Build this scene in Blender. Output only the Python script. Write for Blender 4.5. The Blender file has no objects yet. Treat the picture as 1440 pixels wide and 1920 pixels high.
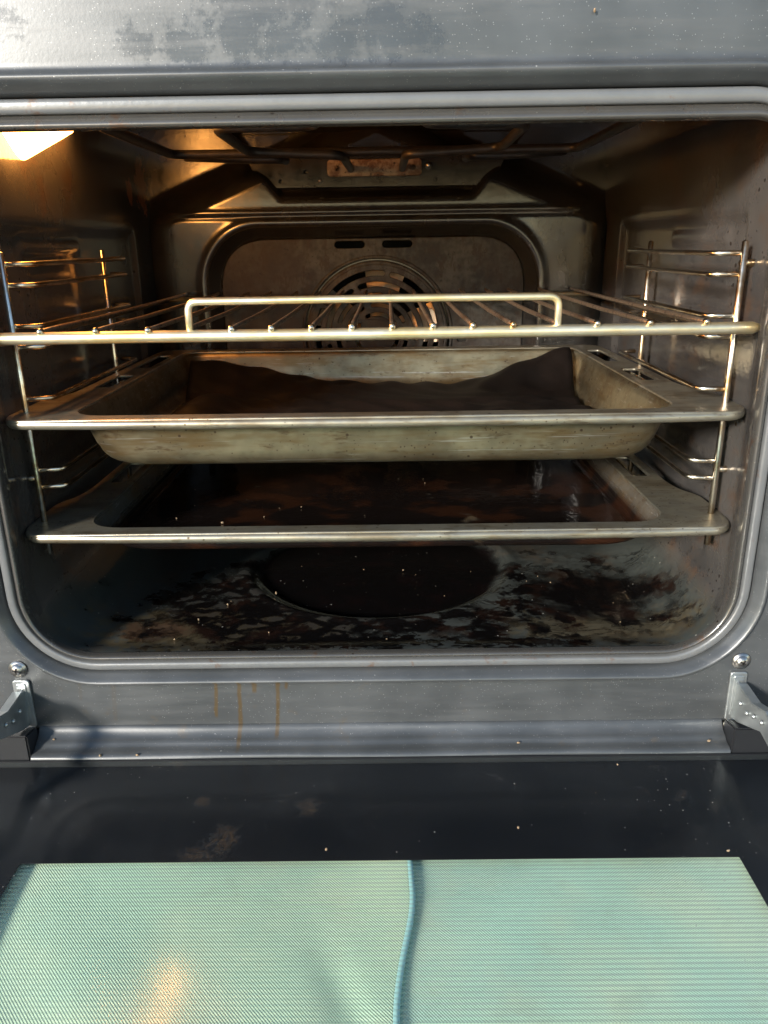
import bpy, bmesh, math, random
import numpy as np
from mathutils import Vector, Matrix, Quaternion
random.seed(7); rng = np.random.default_rng(7)
R = math.radians
S = bpy.context.scene
COL = S.collection

# ------------------------------------------------------------------ camera, sky, sun, exposure
cam = bpy.data.cameras.new("camera"); cam_o = bpy.data.objects.new("camera", cam); COL.objects.link(cam_o)
_f = Vector((-0.0081156, 0.9450205, -0.3269105)); _r = Vector((0.9998791, 0.0033333, -0.0151863)); _u = Vector((0.0132616, 0.3269942, 0.9449333))
cam_o.matrix_world = Matrix(((_r.x, _u.x, -_f.x, 0.0095), (_r.y, _u.y, -_f.y, -0.4632), (_r.z, _u.z, -_f.z, 0.2616), (0, 0, 0, 1)))
cam.sensor_fit = 'VERTICAL'; cam.sensor_height = 36; cam.lens = 27.33
cam.clip_start = 0.01; cam.clip_end = 500
S.camera = cam_o

SUN_AZ, SUN_EL = 37.0, 16.5          # degrees left of the oven's axis, above the horizon
w = bpy.data.worlds.new("World"); S.world = w; w.use_nodes = True
nt = w.node_tree; bg = nt.nodes['Background']
sky = nt.nodes.new('ShaderNodeTexSky'); sky.sky_type = 'NISHITA'; sky.sun_disc = False
sky.sun_elevation = R(SUN_EL); sky.sun_rotation = R(180 + SUN_AZ); sky.air_density = 1.0; sky.dust_density = 0.15
nt.links.new(sky.outputs[0], bg.inputs[0]); bg.inputs[1].default_value = 0.125

sl = bpy.data.lights.new("sun", 'SUN'); so = bpy.data.objects.new("sun", sl); COL.objects.link(so)
sl.energy = 4.2; sl.angle = R(9.0); sl.color = (1.0, 0.93, 0.84)
_d = Vector((math.sin(R(SUN_AZ)), math.cos(R(SUN_AZ)), -math.tan(R(SUN_EL))))
so.rotation_euler = _d.to_track_quat('-Z', 'Y').to_euler(); so.location = (-1.2, -1.6, 1.0)

S.view_settings.view_transform = 'Standard'; S.view_settings.look = 'None'; S.view_settings.gamma = 1
S.view_settings.exposure = 1.0
S.cycles.use_denoising = True; S.cycles.use_adaptive_sampling = True; S.cycles.adaptive_threshold = .025
S.cycles.max_bounces = 10; S.cycles.transparent_max_bounces = 12
S.cycles.caustics_reflective = False; S.cycles.caustics_refractive = False
S.cycles.sample_clamp_indirect = 6.0

# ------------------------------------------------------------------ small node language for the materials
class M:
    def __init__(s, name):
        s.m = bpy.data.materials.new(name); s.m.use_nodes = True
        s.t = s.m.node_tree; s.N = s.t.nodes; s.L = s.t.links
        s.b = s.N['Principled BSDF']; s.out = s.N['Material Output']
        s.pos = s.N.new('ShaderNodeNewGeometry').outputs['Position']
    def put(s, sock, v):
        if isinstance(v, bpy.types.NodeSocket): s.L.new(v, sock)
        elif isinstance(v, (tuple, list)):
            v = tuple(v); sock.default_value = v + (1,) if len(v) == 3 and len(sock.default_value) == 4 else v
        else: sock.default_value = v
    def math(s, op, a, b=0.0, c=0.0, clamp=False):
        n = s.N.new('ShaderNodeMath'); n.operation = op; n.use_clamp = clamp
        for i, v in enumerate((a, b, c)): s.put(n.inputs[i], v)
        return n.outputs[0]
    def add(s, a, b): return s.math('ADD', a, b)
    def mul(s, a, b): return s.math('MULTIPLY', a, b)
    def mx(s, a, b): return s.math('MAXIMUM', a, b)
    def inv(s, a): return s.math('SUBTRACT', 1.0, a)
    def scaled(s, sc, off=(0, 0, 0), src=None):
        n = s.N.new('ShaderNodeMapping'); s.L.new(src or s.pos, n.inputs[0]); n.inputs['Scale'].default_value = sc; n.inputs['Location'].default_value = off
        return n.outputs[0]
    def noise(s, scale, detail=4, rough=.55, vec=None, dist=0.0):
        n = s.N.new('ShaderNodeTexNoise'); s.L.new(vec or s.pos, n.inputs['Vector'])
        n.inputs['Scale'].default_value = scale; n.inputs['Detail'].default_value = min(detail, 3.5)
        n.inputs['Roughness'].default_value = rough; n.inputs['Distortion'].default_value = dist
        return n.outputs[0]
    def vor(s, scale, feature='F1', vec=None, out='Distance', rnd=1.0):
        n = s.N.new('ShaderNodeTexVoronoi'); n.feature = feature; s.L.new(vec or s.pos, n.inputs['Vector'])
        n.inputs['Scale'].default_value = scale; n.inputs['Randomness'].default_value = rnd
        return n.outputs[out]
    def step(s, v, a, b, smooth=True):          # 0 at a, 1 at b
        n = s.N.new('ShaderNodeMapRange'); n.interpolation_type = 'SMOOTHSTEP' if smooth else 'LINEAR'
        s.put(n.inputs['Value'], v); n.inputs['From Min'].default_value = a; n.inputs['From Max'].default_value = b
        if a > b:
            n.inputs['From Min'].default_value = b; n.inputs['From Max'].default_value = a
            n.inputs['To Min'].default_value = 1; n.inputs['To Max'].default_value = 0
        return n.outputs[0]
    def mix(s, f, a, b):
        n = s.N.new('ShaderNodeMix'); n.data_type = 'RGBA'; s.put(n.inputs[0], f); s.put(n.inputs[6], a); s.put(n.inputs[7], b)
        return n.outputs[2]
    def mixf(s, f, a, b):
        n = s.N.new('ShaderNodeMix'); n.data_type = 'FLOAT'; s.put(n.inputs[0], f); s.put(n.inputs[2], a); s.put(n.inputs[3], b)
        return n.outputs[0]
    def sep(s, src=None):
        n = s.N.new('ShaderNodeSeparateXYZ'); s.L.new(src or s.pos, n.inputs[0]); return n.outputs
    def bump(s, h, strength=.3, dist=.001, prev=None):
        n = s.N.new('ShaderNodeBump'); s.put(n.inputs['Height'], h); n.inputs['Strength'].default_value = strength; n.inputs['Distance'].default_value = dist
        if prev: s.L.new(prev, n.inputs['Normal'])
        s.L.new(n.outputs[0], s.b.inputs['Normal']); return n.outputs[0]
    def blob(s, cx, cy, rx, ry, wob, soft=.35, axes=(0, 1), vec=None):   # soft-edged stain round a point of the surface, edge broken up by wob
        o = s.sep(vec)
        dx = s.mul(s.math('SUBTRACT', o[axes[0]], cx), 1 / rx); dy = s.mul(s.math('SUBTRACT', o[axes[1]], cy), 1 / ry)
        d = s.math('SQRT', s.add(s.mul(dx, dx), s.mul(dy, dy)))
        return s.step(s.add(d, wob), 1.0 + soft / 2, 1.0 - soft / 2)
    def set(s, **k):
        al = dict(color='Base Color', rough='Roughness', metal='Metallic', coat='Coat Weight', coatr='Coat Roughness', spec='Specular IOR Level', alpha='Alpha', ecol='Emission Color', estr='Emission Strength', ior='IOR', sheen='Sheen Weight')
        for a, v in k.items(): s.put(s.b.inputs[al[a]], v)
        return s

def specks(m, scale, size, keep):               # sparse tiny dots: 1 inside a dot
    d = m.vor(scale); c = m.N.new('ShaderNodeSeparateColor'); m.L.new(d.node.outputs['Color'], c.inputs[0])
    return m.mul(m.step(m.math('DIVIDE', d, m.add(m.mul(c.outputs[1], 1.0), .25)), size, size * .55), m.math('LESS_THAN', c.outputs[0], keep))

MAT = {}
# speckled grey enamel of the front
m = M('front_enamel')
z = m.sep()[2]; x = m.sep()[0]
cloud = m.noise(14, 5, .6)
base = m.mix(m.step(cloud, .35, .7), (.055, .060, .063), (.083, .089, .093))
dust = m.mx(m.mul(specks(m, 340, .16, .22), m.step(m.noise(18, 3), .38, .60)), m.mul(specks(m, 800, .22, .30), .6))
wob = m.mul(m.math('SUBTRACT', m.noise(110, 5, .8), .5), 3.8)
wet = 0.0
for cx, cz, rx, rz in ((-.121, .3625, .009, .008), (-.094, .362, .011, .010), (-.068, .366, .016, .012), (-.043, .363, .012, .009), (-.012, .361, .012, .009), (.012, .366, .016, .012), (-.05, .378, .03, .010), (.03, .362, .010, .007), (-.19, .372, .012, .01)):
    wet = m.mx(wet, m.blob(cx, cz, rx, rz, wob, .8, (0, 2)))
smear = m.step(m.noise(16, 5, .7, m.scaled((.6, 1, 6))), .42, .72)
brown = m.mul(m.step(m.noise(60, 5, .65), .60, .72), m.step(z, .01, -.07))
col = m.mix(m.mul(smear, .22), base, (.11, .115, .12))
col = m.mix(m.mul(brown, .35), col, (.11, .08, .045))
col = m.mix(m.mul(wet, .32), col, (.034, .035, .038))
dr = 0.0
wx_ = m.mul(m.math('SUBTRACT', m.noise(130, 3), .5), .0022)
for x0, x1, z1, wd in ((-.1113, -.1135, -.0478, .0017), (-.0956, -.0972, -.0640, .0018), (-.0688, -.0714, -.0600, .0018), (-.0630, -.0634, -.0262, .0014), (-.085, -.0856, -.0285, .0022), (-.182, -.184, -.05, .0020), (-.205, -.206, -.033, .0016)):
    k = (x1 - x0) / (z1 + .0195)
    dx = m.math('ABSOLUTE', m.math('SUBTRACT', m.add(x, wx_), m.add(m.mul(m.add(z, .0195), k), x0)))
    f_ = m.mul(m.step(dx, wd, wd * .45), m.mul(m.step(z, z1 - .002, z1 + .001), m.step(z, -.018, -.0195)))
    dr = m.mx(dr, m.mul(f_, 1.0 if x0 > -.15 else .22))
col = m.mix(m.mul(dr, m.mixf(m.noise(90, 3), .6, 1.0)), col, (.085, .055, .020))
col = m.mix(m.mul(dust, .6), col, (.46, .46, .45))
m.set(color=col, rough=m.add(m.mixf(wet, .34, .22), m.mul(smear, .14)), metal=.3, spec=.7, coat=.25, coatr=.3)
m.bump(m.noise(500, 2), .06, .0006)
MAT['front'] = m.m

# burnt enamel of the cavity, with the grease on its floor
m = M('cavity_enamel')
o = m.sep()
cl = m.noise(9, 6, .6); fine = m.noise(160, 4, .6)
col = m.mix(m.step(cl, .3, .7), (.042, .040, .039), (.074, .068, .063))
col = m.mix(m.mul(m.step(m.noise(28, 6, .7), .52, .72), .6), col, (.085, .046, .026))
floor = m.step(o[2], .030, .010)
col = m.mix(floor, col, m.mix(cl, (.040, .046, .043), (.058, .064, .058)))
spl = m.mx(specks(m, 170, .26, .40), specks(m, 330, .30, .35))                                            # baked-on splashes on the walls
col = m.mix(m.mul(m.mul(spl, .85), m.inv(floor)), col, (.012, .009, .008))
wb = m.mul(m.math('SUBTRACT', m.noise(34, 6, .65), .5), 2.0)
wb2 = m.mul(m.math('SUBTRACT', m.noise(110, 5, .7), .5), 2.8)
wv = m.N.new('ShaderNodeVectorMath'); wv.operation = 'ADD'; m.L.new(m.pos, wv.inputs[0])
nv = m.N.new('ShaderNodeTexNoise'); m.L.new(m.pos, nv.inputs['Vector']); nv.inputs['Scale'].default_value = 60
sc_ = m.N.new('ShaderNodeVectorMath'); sc_.operation = 'SCALE'; m.L.new(nv.outputs['Color'], sc_.inputs[0]); sc_.inputs['Scale'].default_value = .012; m.L.new(sc_.outputs[0], wv.inputs[1])
crk = m.vor(60, 'DISTANCE_TO_EDGE', m.scaled((.7, 1.35, 1), src=wv.outputs[0]))
web = m.step(m.add(crk, m.mul(m.math('SUBTRACT', m.noise(70, 4, .7), .5), .70)), .34, .12)      # net of dried grease
swirl = m.noise(26, 4, .6, m.scaled((.7, 1.5, 1)), 2.2)
strand = m.step(m.math('ABSOLUTE', m.math('SUBTRACT', swirl, .5)), .05, .012)                    # wiped strands
spat = m.step(m.noise(150, 4, .75), .60, .66)
left = m.blob(-.075, .085, .105, .085, wb, .6)
left2 = m.blob(-.13, .045, .07, .035, wb2, .5)
strip = m.mx(m.blob(-.03, .022, .085, .012, wb2, .4), m.mx(m.blob(.10, .019, .055, .008, wb2, .4), m.mul(m.blob(.03, .055, .09, .025, wb, .7), m.mx(web, spat))))
right = m.mx(m.blob(.165, .095, .058, .050, wb, .8), m.mul(m.blob(.140, .095, .095, .080, wb, .7), m.mx(m.mul(strand, .7), m.step(m.noise(30, 5, .7), .50, .57))))
disc = m.blob(.0, .165, .106, .100, m.mul(wb, .10), .12)
black = m.mul(m.mx(m.mx(m.mul(left, m.mx(web, m.step(m.noise(40, 5), .50, .60))), m.mx(strip, right)), disc), floor)
big = m.step(m.noise(26, 5, .7, m.scaled((.8, 1.5, 1), (5, 2, 0))), .51, .60)
black = m.mx(black, m.mul(big, m.mul(floor, m.blob(.0, .06, .21, .075, wb, .5))))
ochre = m.mul(m.mx(m.mul(m.blob(-.10, .035, .07, .028, wb, .8), .75), m.mx(m.mul(left2, .8), m.mul(m.blob(.16, .04, .07, .025, wb2, .9), .6))), floor)
back_br = m.mul(m.step(m.noise(24, 5, .65), .5, .7), floor)
col = m.mix(m.mul(back_br, .35), col, (.10, .06, .03))
col = m.mix(m.mul(ochre, .65), col, (.105, .070, .022))
col = m.mix(m.mul(m.blob(-.165, .045, .026, .013, wb2, .6), m.mul(floor, .55)), col, (.08, .036, .022))
col = m.mix(m.mul(m.mul(left, m.inv(web)), m.mul(floor, .85)), col, (.022, .019, .017))
col = m.mix(black, col, m.mix(m.step(m.noise(38, 4, .7), .48, .66), (.004, .0035, .0035), m.mix(disc, (.013, .0068, .005), (.006, .004, .004))))
glint_specks = m.mul(specks(m, 260, .15, .10), floor)  # pale floor specks, painted in as white glints on the grease
col = m.mix(m.mul(glint_specks, .7), col, (.5, .48, .42))
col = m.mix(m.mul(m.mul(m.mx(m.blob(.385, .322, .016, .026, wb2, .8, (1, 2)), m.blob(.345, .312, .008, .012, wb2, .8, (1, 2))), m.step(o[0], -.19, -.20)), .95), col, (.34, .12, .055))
rg = m.mixf(floor, m.add(.12, m.mul(m.step(cl, .3, .8), .2)), .42)
rg = m.mixf(black, rg, .13)
m.set(color=col, rough=rg, coat=.15, coatr=.15)
m.bump(m.noise(90, 3, .65), .22, .0012)
MAT['cavity'] = m.m

# brown-burnt enamel of the rear wall
m = M('rear_enamel')
cl = m.noise(24, 6, .8); st = m.noise(60, 6, .75, m.scaled((1, 1, .4)))
col = m.mix(m.step(cl, .32, .68), (.011, .0105, .010), (.036, .034, .031))
col = m.mix(m.mul(m.step(st, .48, .68), .75), col, (.024, .015, .010))
col = m.mix(m.mul(m.step(m.noise(120, 4, .7), .58, .7), .6), col, (.022, .017, .015))
m.set(color=col, rough=m.add(.07, m.mul(st, .26)), spec=.9, coat=.25, coatr=.08)
m.bump(m.noise(180, 4, .6), .08, .001)
MAT['rear'] = m.m

m = M('mottled_cover')
cl = m.noise(30, 6, .85); st = m.noise(85, 6, .85, m.scaled((1, 1, .45))); big = m.noise(9, 4, .6)
col = m.mix(m.step(cl, .36, .64), (.030, .026, .022), (.088, .083, .073))
col = m.mix(m.mul(m.step(st, .50, .62), .8), col, (.045, .030, .020))
col = m.mix(m.mul(m.step(big, .46, .62), .7), col, (.040, .024, .015))
col = m.mix(m.step(m.noise(170, 4, .8), .60, .70), col, (.018, .013, .011))
m.set(color=col, rough=m.add(.36, m.mul(st, .3)), spec=.3)
m.bump(m.noise(200, 4, .7), .2, .001)
MAT['cover'] = m.m

# worn grey-beige coating of the trays
def tray_mat(name, dirt, ca=(.255, .222, .142), cb=(.145, .124, .080)):
    m = M(name)
    cl = m.noise(24, 6, .75); st = m.noise(60, 6, .8, m.scaled((.45, 1, 1.2))); fi = m.noise(260, 3, .6)
    col = m.mix(m.step(cl, .3, .7), ca, cb)
    col = m.mix(m.mul(m.step(st, .46, .72), .62 * dirt), col, (.135, .088, .040))
    band = m.noise(22, 6, .8, m.scaled((.35, 1, 2.2)))
    col = m.mix(m.mul(m.step(band, .47, .62), .75 * dirt), col, (.150, .098, .040))
    scr = m.noise(40, 5, .8, m.scaled((.25, 1, 9), (2, 0, 0)))
    col = m.mix(m.mul(m.step(scr, .60, .66), .45 * dirt), col, (.42, .41, .38))
    spk = m.mx(specks(m, 210, .24, .26), m.mul(specks(m, 430, .28, .40), m.step(cl, .42, .58)))
    col = m.mix(m.mul(m.step(m.noise(80, 6, .85, m.scaled((.45, 1, 1.6))), .55, .70), .70 * dirt), col, (.075, .044, .020))
    col = m.mix(m.mul(spk, .85), col, (.05, .028, .016))
    m.set(color=col, rough=m.add(.26, m.mul(st, .22)), metal=.78)
    m.bump(fi, .10, .0008)
    return m
MAT['tray'] = tray_mat('tray_coating', 1.0).m
MAT['tray_rim'] = tray_mat('tray_rim_coating', .70, (.29, .275, .225), (.39, .355, .265)).m
m = tray_mat('greasy_tray_floor', .8, (.17, .15, .12), (.12, .105, .085))
g = m.step(m.noise(20, 6, .6), .24, .36); g2 = m.step(m.noise(22, 5, .6, m.scaled((1, 1.3, 1), (3, 1, 0))), .48, .62)
old = m.b.inputs['Base Color'].links[0].from_socket
zz = m.sep()[2]; inside = m.step(zz, .078, .068)
cc = m.mix(m.mul(g2, .8), (.007, .005, .0045), (.026, .010, .005))
m.set(color=m.mix(m.mul(g, inside), old, cc), rough=m.mixf(m.mul(g, inside), .42, m.mixf(g2, .07, .18)), metal=m.mixf(m.mul(g, inside), .45, 0.0))
m.bump(m.noise(60, 5, .6), .25, .0015)
MAT['tray_greasy'] = m.m

m = M('chrome_wire')
n1 = m.noise(45, 4, .75)
m.set(color=m.mix(m.step(n1, .42, .62), (.88, .82, .70), (.52, .36, .20)), metal=1.0, rough=m.add(.18, m.mul(m.noise(300, 3), .12)))
MAT['chrome'] = m.m
m = M('browned_wire')
n1 = m.noise(140, 5, .7)
m.set(color=m.mix(m.step(n1, .45, .65), (.30, .22, .15), (.045, .026, .018)), metal=m.mixf(m.step(n1, .45, .65), .85, .1), rough=.38)
m.bump(n1, .5, .001)
MAT['wire_dirty'] = m.m
m = M('rack_bar_steel')
n1 = m.noise(16, 5, .75, m.scaled((1, 1, 3)))
m.set(color=m.mix(m.step(n1, .35, .7), (.95, .85, .62), (.86, .66, .31)), metal=.9, rough=m.add(.26, m.mul(m.noise(220, 3), .18)))
MAT['bar'] = m.m
m = M('zinc_plate')
n1 = m.noise(90, 5, .6)
m.set(color=m.mix(n1, (.30, .33, .34), (.50, .52, .51)), metal=.85, rough=m.add(.26, m.mul(n1, .25))); m.bump(n1, .1, .001)
MAT['zinc'] = m.m
m = M('screw_steel'); m.set(color=(.55, .51, .46), metal=1.0, rough=.28); MAT['screw'] = m.m
m = M('black_plastic'); m.set(color=m.mix(m.noise(60, 4), (.009, .010, .012), (.016, .017, .019)), rough=.45); MAT['plastic'] = m.m
m = M('oxidised_element')
n1 = m.noise(70, 5, .65)
m.set(color=m.mix(m.step(n1, .4, .7), (.035, .031, .029), (.070, .054, .043)), metal=.3, rough=.40); m.bump(n1, .2, .001)
MAT['element'] = m.m
m = M('terminal_plate_steel')
n1 = m.noise(75, 6, .7); n2 = m.noise(190, 4, .7)
c = m.mix(m.step(n1, .42, .62), (.46, .33, .21), (.20, .10, .05)); c = m.mix(m.step(n2, .58, .68), c, (.03, .02, .015))
m.set(color=c, metal=.35, rough=.5); m.bump(n1, .3, .001)
MAT['terminal'] = m.m
m = M('fan_metal'); n1 = m.noise(50, 5, .6)
m.set(color=m.mix(n1, (.80, .62, .44), (.58, .42, .28)), metal=.5, rough=.42); MAT['fan'] = m.m
m = M('seal_strip')
n1 = m.noise(40, 5, .65)
c = m.mix(n1, (.105, .112, .118), (.165, .170, .172)); c = m.mix(m.mul(m.step(m.noise(70, 5, .7), .62, .72), .7), c, (.12, .07, .045))
m.set(color=c, rough=.34, metal=.25, coat=.2); m.bump(m.noise(220, 3), .15, .0008)
MAT['seal'] = m.m
m = M('lip_enamel')
n1 = m.noise(26, 5, .65); n2 = m.noise(55, 6, .7)
c = m.mix(n1, (.085, .082, .077), (.145, .138, .125)); c = m.mix(m.mul(m.step(n2, .58, .70), .75), c, (.13, .075, .045)); c = m.mix(m.mul(specks(m, 230, .25, .16), .8), c, (.025, .016, .012))
m.set(color=c, rough=m.add(.16, m.mul(n2, .2)), metal=.6, coat=.3); m.bump(m.noise(200, 3), .12, .0008)
MAT['lip'] = m.m
m = M('baking_liner')
n1 = m.noise(20, 6, .6); n2 = m.noise(240, 3, .6)
m.set(color=m.mix(m.step(n1, .35, .7), (.005, .004, .0036), (.011, .0075, .006)), rough=m.add(.38, m.mul(n1, .3)), spec=.25); m.bump(m.add(n1, m.mul(n2, .3)), .3, .0015)
MAT['liner'] = m.m
m = M('grease_drip'); m.set(color=m.mix(m.noise(120, 4), (.090, .070, .038), (.062, .044, .022)), rough=.4); MAT['drip'] = m.m
m = M('crumb'); m.set(color=m.mix(m.noise(300, 3), (.36, .28, .18), (.20, .12, .06)), rough=.75); MAT['crumb'] = m.m
m = M('lamp_lens'); m.set(color=(.9, .8, .6), rough=.2, ecol=(1.0, .40, .085), estr=22.0); MAT['lamp'] = m.m
m = M('casing_steel'); m.set(color=(.45, .46, .47), metal=.8, rough=.4); MAT['casing'] = m.m
m = M('dark_void'); m.set(color=(.012, .011, .010), rough=.8); MAT['void'] = m.m  # near-black colour stands in for shade in the fan chamber and screw slots

# clear door glass: lets light straight through, reflects by Fresnel, dusty
m = M('door_glass')
tr = m.N.new('ShaderNodeBsdfTransparent'); tr.inputs[0].default_value = (.97, .99, .98, 1)
gl = m.N.new('ShaderNodeBsdfGlossy'); gl.inputs['Roughness'].default_value = .14
fr = m.N.new('ShaderNodeFresnel'); m.L.new(m.mixf(m.pos.node.outputs['Backfacing'], 1.36, .995), fr.inputs[0])
mxs = m.N.new('ShaderNodeMixShader'); m.L.new(fr.outputs[0], mxs.inputs[0]); m.L.new(tr.outputs[0], mxs.inputs[1]); m.L.new(gl.outputs[0], mxs.inputs[2])
df = m.N.new('ShaderNodeBsdfDiffuse')
yv = m.sep()
grime = m.mul(m.step(m.noise(55, 6, .7), .60, .74), m.step(m.noise(7, 3), .46, .62))
gw = m.mul(m.math('SUBTRACT', m.noise(120, 5, .8), .5), 4.0)
for bx, by, rx, ry in ((-.0445, -.0664, .006, .006), (-.092, -.094, .008, .010), (-.104, -.105, .010, .004), (-.111, -.060, .004, .003)):
    grime = m.mx(grime, m.mul(m.blob(bx, by, rx, ry, gw, .8), 1.0))
grime = m.mul(grime, m.step(m.noise(420, 3, .7), .40, .58))
film = m.step(m.noise(9, 5, .6), .35, .8)
dsp = m.mul(m.mx(specks(m, 150, .10, .10), specks(m, 380, .16, .09)), m.step(m.noise(12, 3), .40, .62))
df.inputs[0].default_value = (.5, .5, .5, 1)
m.L.new(m.mix(dsp, m.mix(m.step(grime, .2, .6), (.42, .42, .41), (.22, .14, .08)), (.60, .57, .50)), df.inputs[0])
mx2 = m.N.new('ShaderNodeMixShader')
m.L.new(m.math('MINIMUM', m.add(m.add(m.mul(film, .016), m.mul(grime, .10)), m.mul(dsp, .9)), 1.0), mx2.inputs[0])
m.L.new(mxs.outputs[0], mx2.inputs[1]); m.L.new(df.outputs[0], mx2.inputs[2]); m.L.new(mx2.outputs[0], m.out.inputs[0])
MAT['glass'] = m.m
m = M('black_glass_print'); m.set(color=(.010, .011, .014), rough=.5); m.set(spec=.1); MAT['print'] = m.m
# printed lines under the window: 3 mm pitch, half see-through
m = M('line_print')
yy = m.sep()[1]
s1 = m.math('SINE', m.mul(m.add(yy, m.mul(m.noise(2.0, 1), .0008)), 2 * math.pi / .0029))
a = m.step(s1, -.1, .5)
df = m.N.new('ShaderNodeBsdfDiffuse'); df.inputs[0].default_value = (.22, .34, .28, 1)
tr = m.N.new('ShaderNodeBsdfTransparent'); mxs = m.N.new('ShaderNodeMixShader')
m.L.new(m.mul(a, m.mixf(m.noise(14, 4), .14, .36)), mxs.inputs[0]); m.L.new(tr.outputs[0], mxs.inputs[1]); m.L.new(df.outputs[0], mxs.inputs[2]); m.L.new(mxs.outputs[0], m.out.inputs[0])
MAT['lines'] = m.m
def cloth_mat(name, ca, cb):
    m = M(name)
    wx = m.math('SINE', m.mul(m.sep()[0], 2 * math.pi / .0016)); wy = m.math('SINE', m.mul(m.sep()[1], 2 * math.pi / .0017))
    wv = m.mul(wx, wy); n1 = m.noise(11, 5, .7)
    c = m.mix(m.step(n1, .35, .7), ca, cb); c = m.mix(m.mul(m.step(m.noise(34, 5, .75), .55, .75), .35), c, tuple(v * .6 for v in cb)); c = m.mix(m.step(wv, .2, .9), c, tuple(v * .80 for v in ca))
    m.set(color=c, rough=.75, sheen=.2); m.bump(m.add(m.mul(wv, .5), m.mul(m.noise(22, 4, .7, None, .8), 2.2)), .35, .0014)
    return m.m
MAT['mint'] = cloth_mat('mint_mesh', (.62, .80, .58), (.78, .86, .60))
MAT['teal'] = cloth_mat('teal_mesh', (.58, .80, .63), (.75, .85, .62))
m = M('blue_hem'); m.set(color=(.44, .72, .70), rough=.6); MAT['hem'] = m.m
m = M('ground_concrete'); n1 = m.noise(12, 6, .65)
m.set(color=m.mix(n1, (.24, .23, .215), (.36, .35, .33)), rough=.85); m.bump(m.noise(120, 4), .3, .002); MAT['ground'] = m.m

# ------------------------------------------------------------------ mesh helpers
def link(name, me, mat, parent=None, smooth=True):
    o = bpy.data.objects.new(name, me); COL.objects.link(o)
    if mat: me.materials.append(mat)
    if parent: o.parent = parent
    if smooth and len(me.polygons): me.polygons.foreach_set('use_smooth', [True] * len(me.polygons))
    return o
def mesh(name, v, f): 
    me = bpy.data.meshes.new(name); me.from_pydata([tuple(map(float, p)) for p in v], [], [tuple(map(int, q)) for q in f]); me.update(); return me
def thing(name, label, cat, group=None, loc=(0, 0, 0)):
    o = bpy.data.objects.new(name, None); COL.objects.link(o); o.location = loc; o.empty_display_size = .02
    o['label'] = label; o['category'] = cat
    if group: o['group'] = group
    return o
def tag(o, label, cat, group=None, kind=None):
    o['label'] = label; o['category'] = cat
    if group: o['group'] = group
    if kind: o['kind'] = kind
    return o
def grid_faces(nu, nv, wrap=False):
    F = []
    for j in range(nv - 1):
        for i in range(nu if wrap else nu - 1):
            a = j * nu + i; b = j * nu + (i + 1) % nu
            F.append((a, b, b + nu, a + nu))
    return F
def round_path(pts, r, n=6):                    # polyline with its corners rounded
    P = [Vector(p) for p in pts]; out = [P[0]]
    for i in range(1, len(P) - 1):
        a, b, c = P[i - 1], P[i], P[i + 1]; d1 = (a - b); d2 = (c - b)
        rr = min(r, d1.length * .48, d2.length * .48)
        p, q = b + d1.normalized() * rr, b + d2.normalized() * rr
        for k in range(n + 1):
            t = k / n; out.append(p * (1 - t) ** 2 + b * 2 * t * (1 - t) + q * t * t)
    out.append(P[-1]); return out
def tube_vf(path, rad, seg=10, closed=False, cap=True):
    P = [Vector(p) for p in path]; n = len(P); V = []; F = []
    T = []
    for i in range(n):
        a = P[(i - 1) % n] if closed or i else P[i]; b = P[(i + 1) % n] if closed or i < n - 1 else P[i]
        T.append((b - a).normalized())
    up = Vector((0, 0, 1)) if abs(T[0].z) < .9 else Vector((1, 0, 0))
    nrm = (up - T[0] * up.dot(T[0])).normalized()
    for i in range(n):
        if i:
            q = T[i - 1].rotation_difference(T[i]); nrm = q @ nrm; nrm = (nrm - T[i] * nrm.dot(T[i])).normalized()
        bn = T[i].cross(nrm); rr = rad[i] if isinstance(rad, (list, tuple)) else rad
        for k in range(seg):
            a = 2 * math.pi * k / seg; V.append(P[i] + (nrm * math.cos(a) + bn * math.sin(a)) * rr)
    m_ = n if closed else n - 1
    for i in range(m_):
        for k in range(seg):
            F.append((i * seg + k, i * seg + (k + 1) % seg, ((i + 1) % n) * seg + (k + 1) % seg, ((i + 1) % n) * seg + k))
    if cap and not closed:
        for i, s in ((0, -1), (n - 1, 1)):
            c = len(V); rr = rad[i] if isinstance(rad, (list, tuple)) else rad; V.append(P[i] + T[i] * s * rr * .6)
            for k in range(seg):
                a, b = i * seg + k, i * seg + (k + 1) % seg
                F.append((c, b, a) if s < 0 else (c, a, b))
    return V, F
def tube(name, path, rad, mat, parent=None, seg=10, closed=False):
    V, F = tube_vf(path, rad, seg, closed); return link(name, mesh(name, V, F), mat, parent)
def box(name, lo, hi, mat, parent=None, bev=.0008, seg=2):
    bm = bmesh.new(); bmesh.ops.create_cube(bm, size=1)
    for v in bm.verts: v.co = Vector([lo[i] + (hi[i] - lo[i]) * (v.co[i] + .5) for i in range(3)])
    if bev: bmesh.ops.bevel(bm, geom=bm.edges[:], offset=bev, segments=seg, affect='EDGES', clamp_overlap=True)
    me = bpy.data.meshes.new(name); bm.to_mesh(me); bm.free(); return link(name, me, mat, parent, False)
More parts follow.
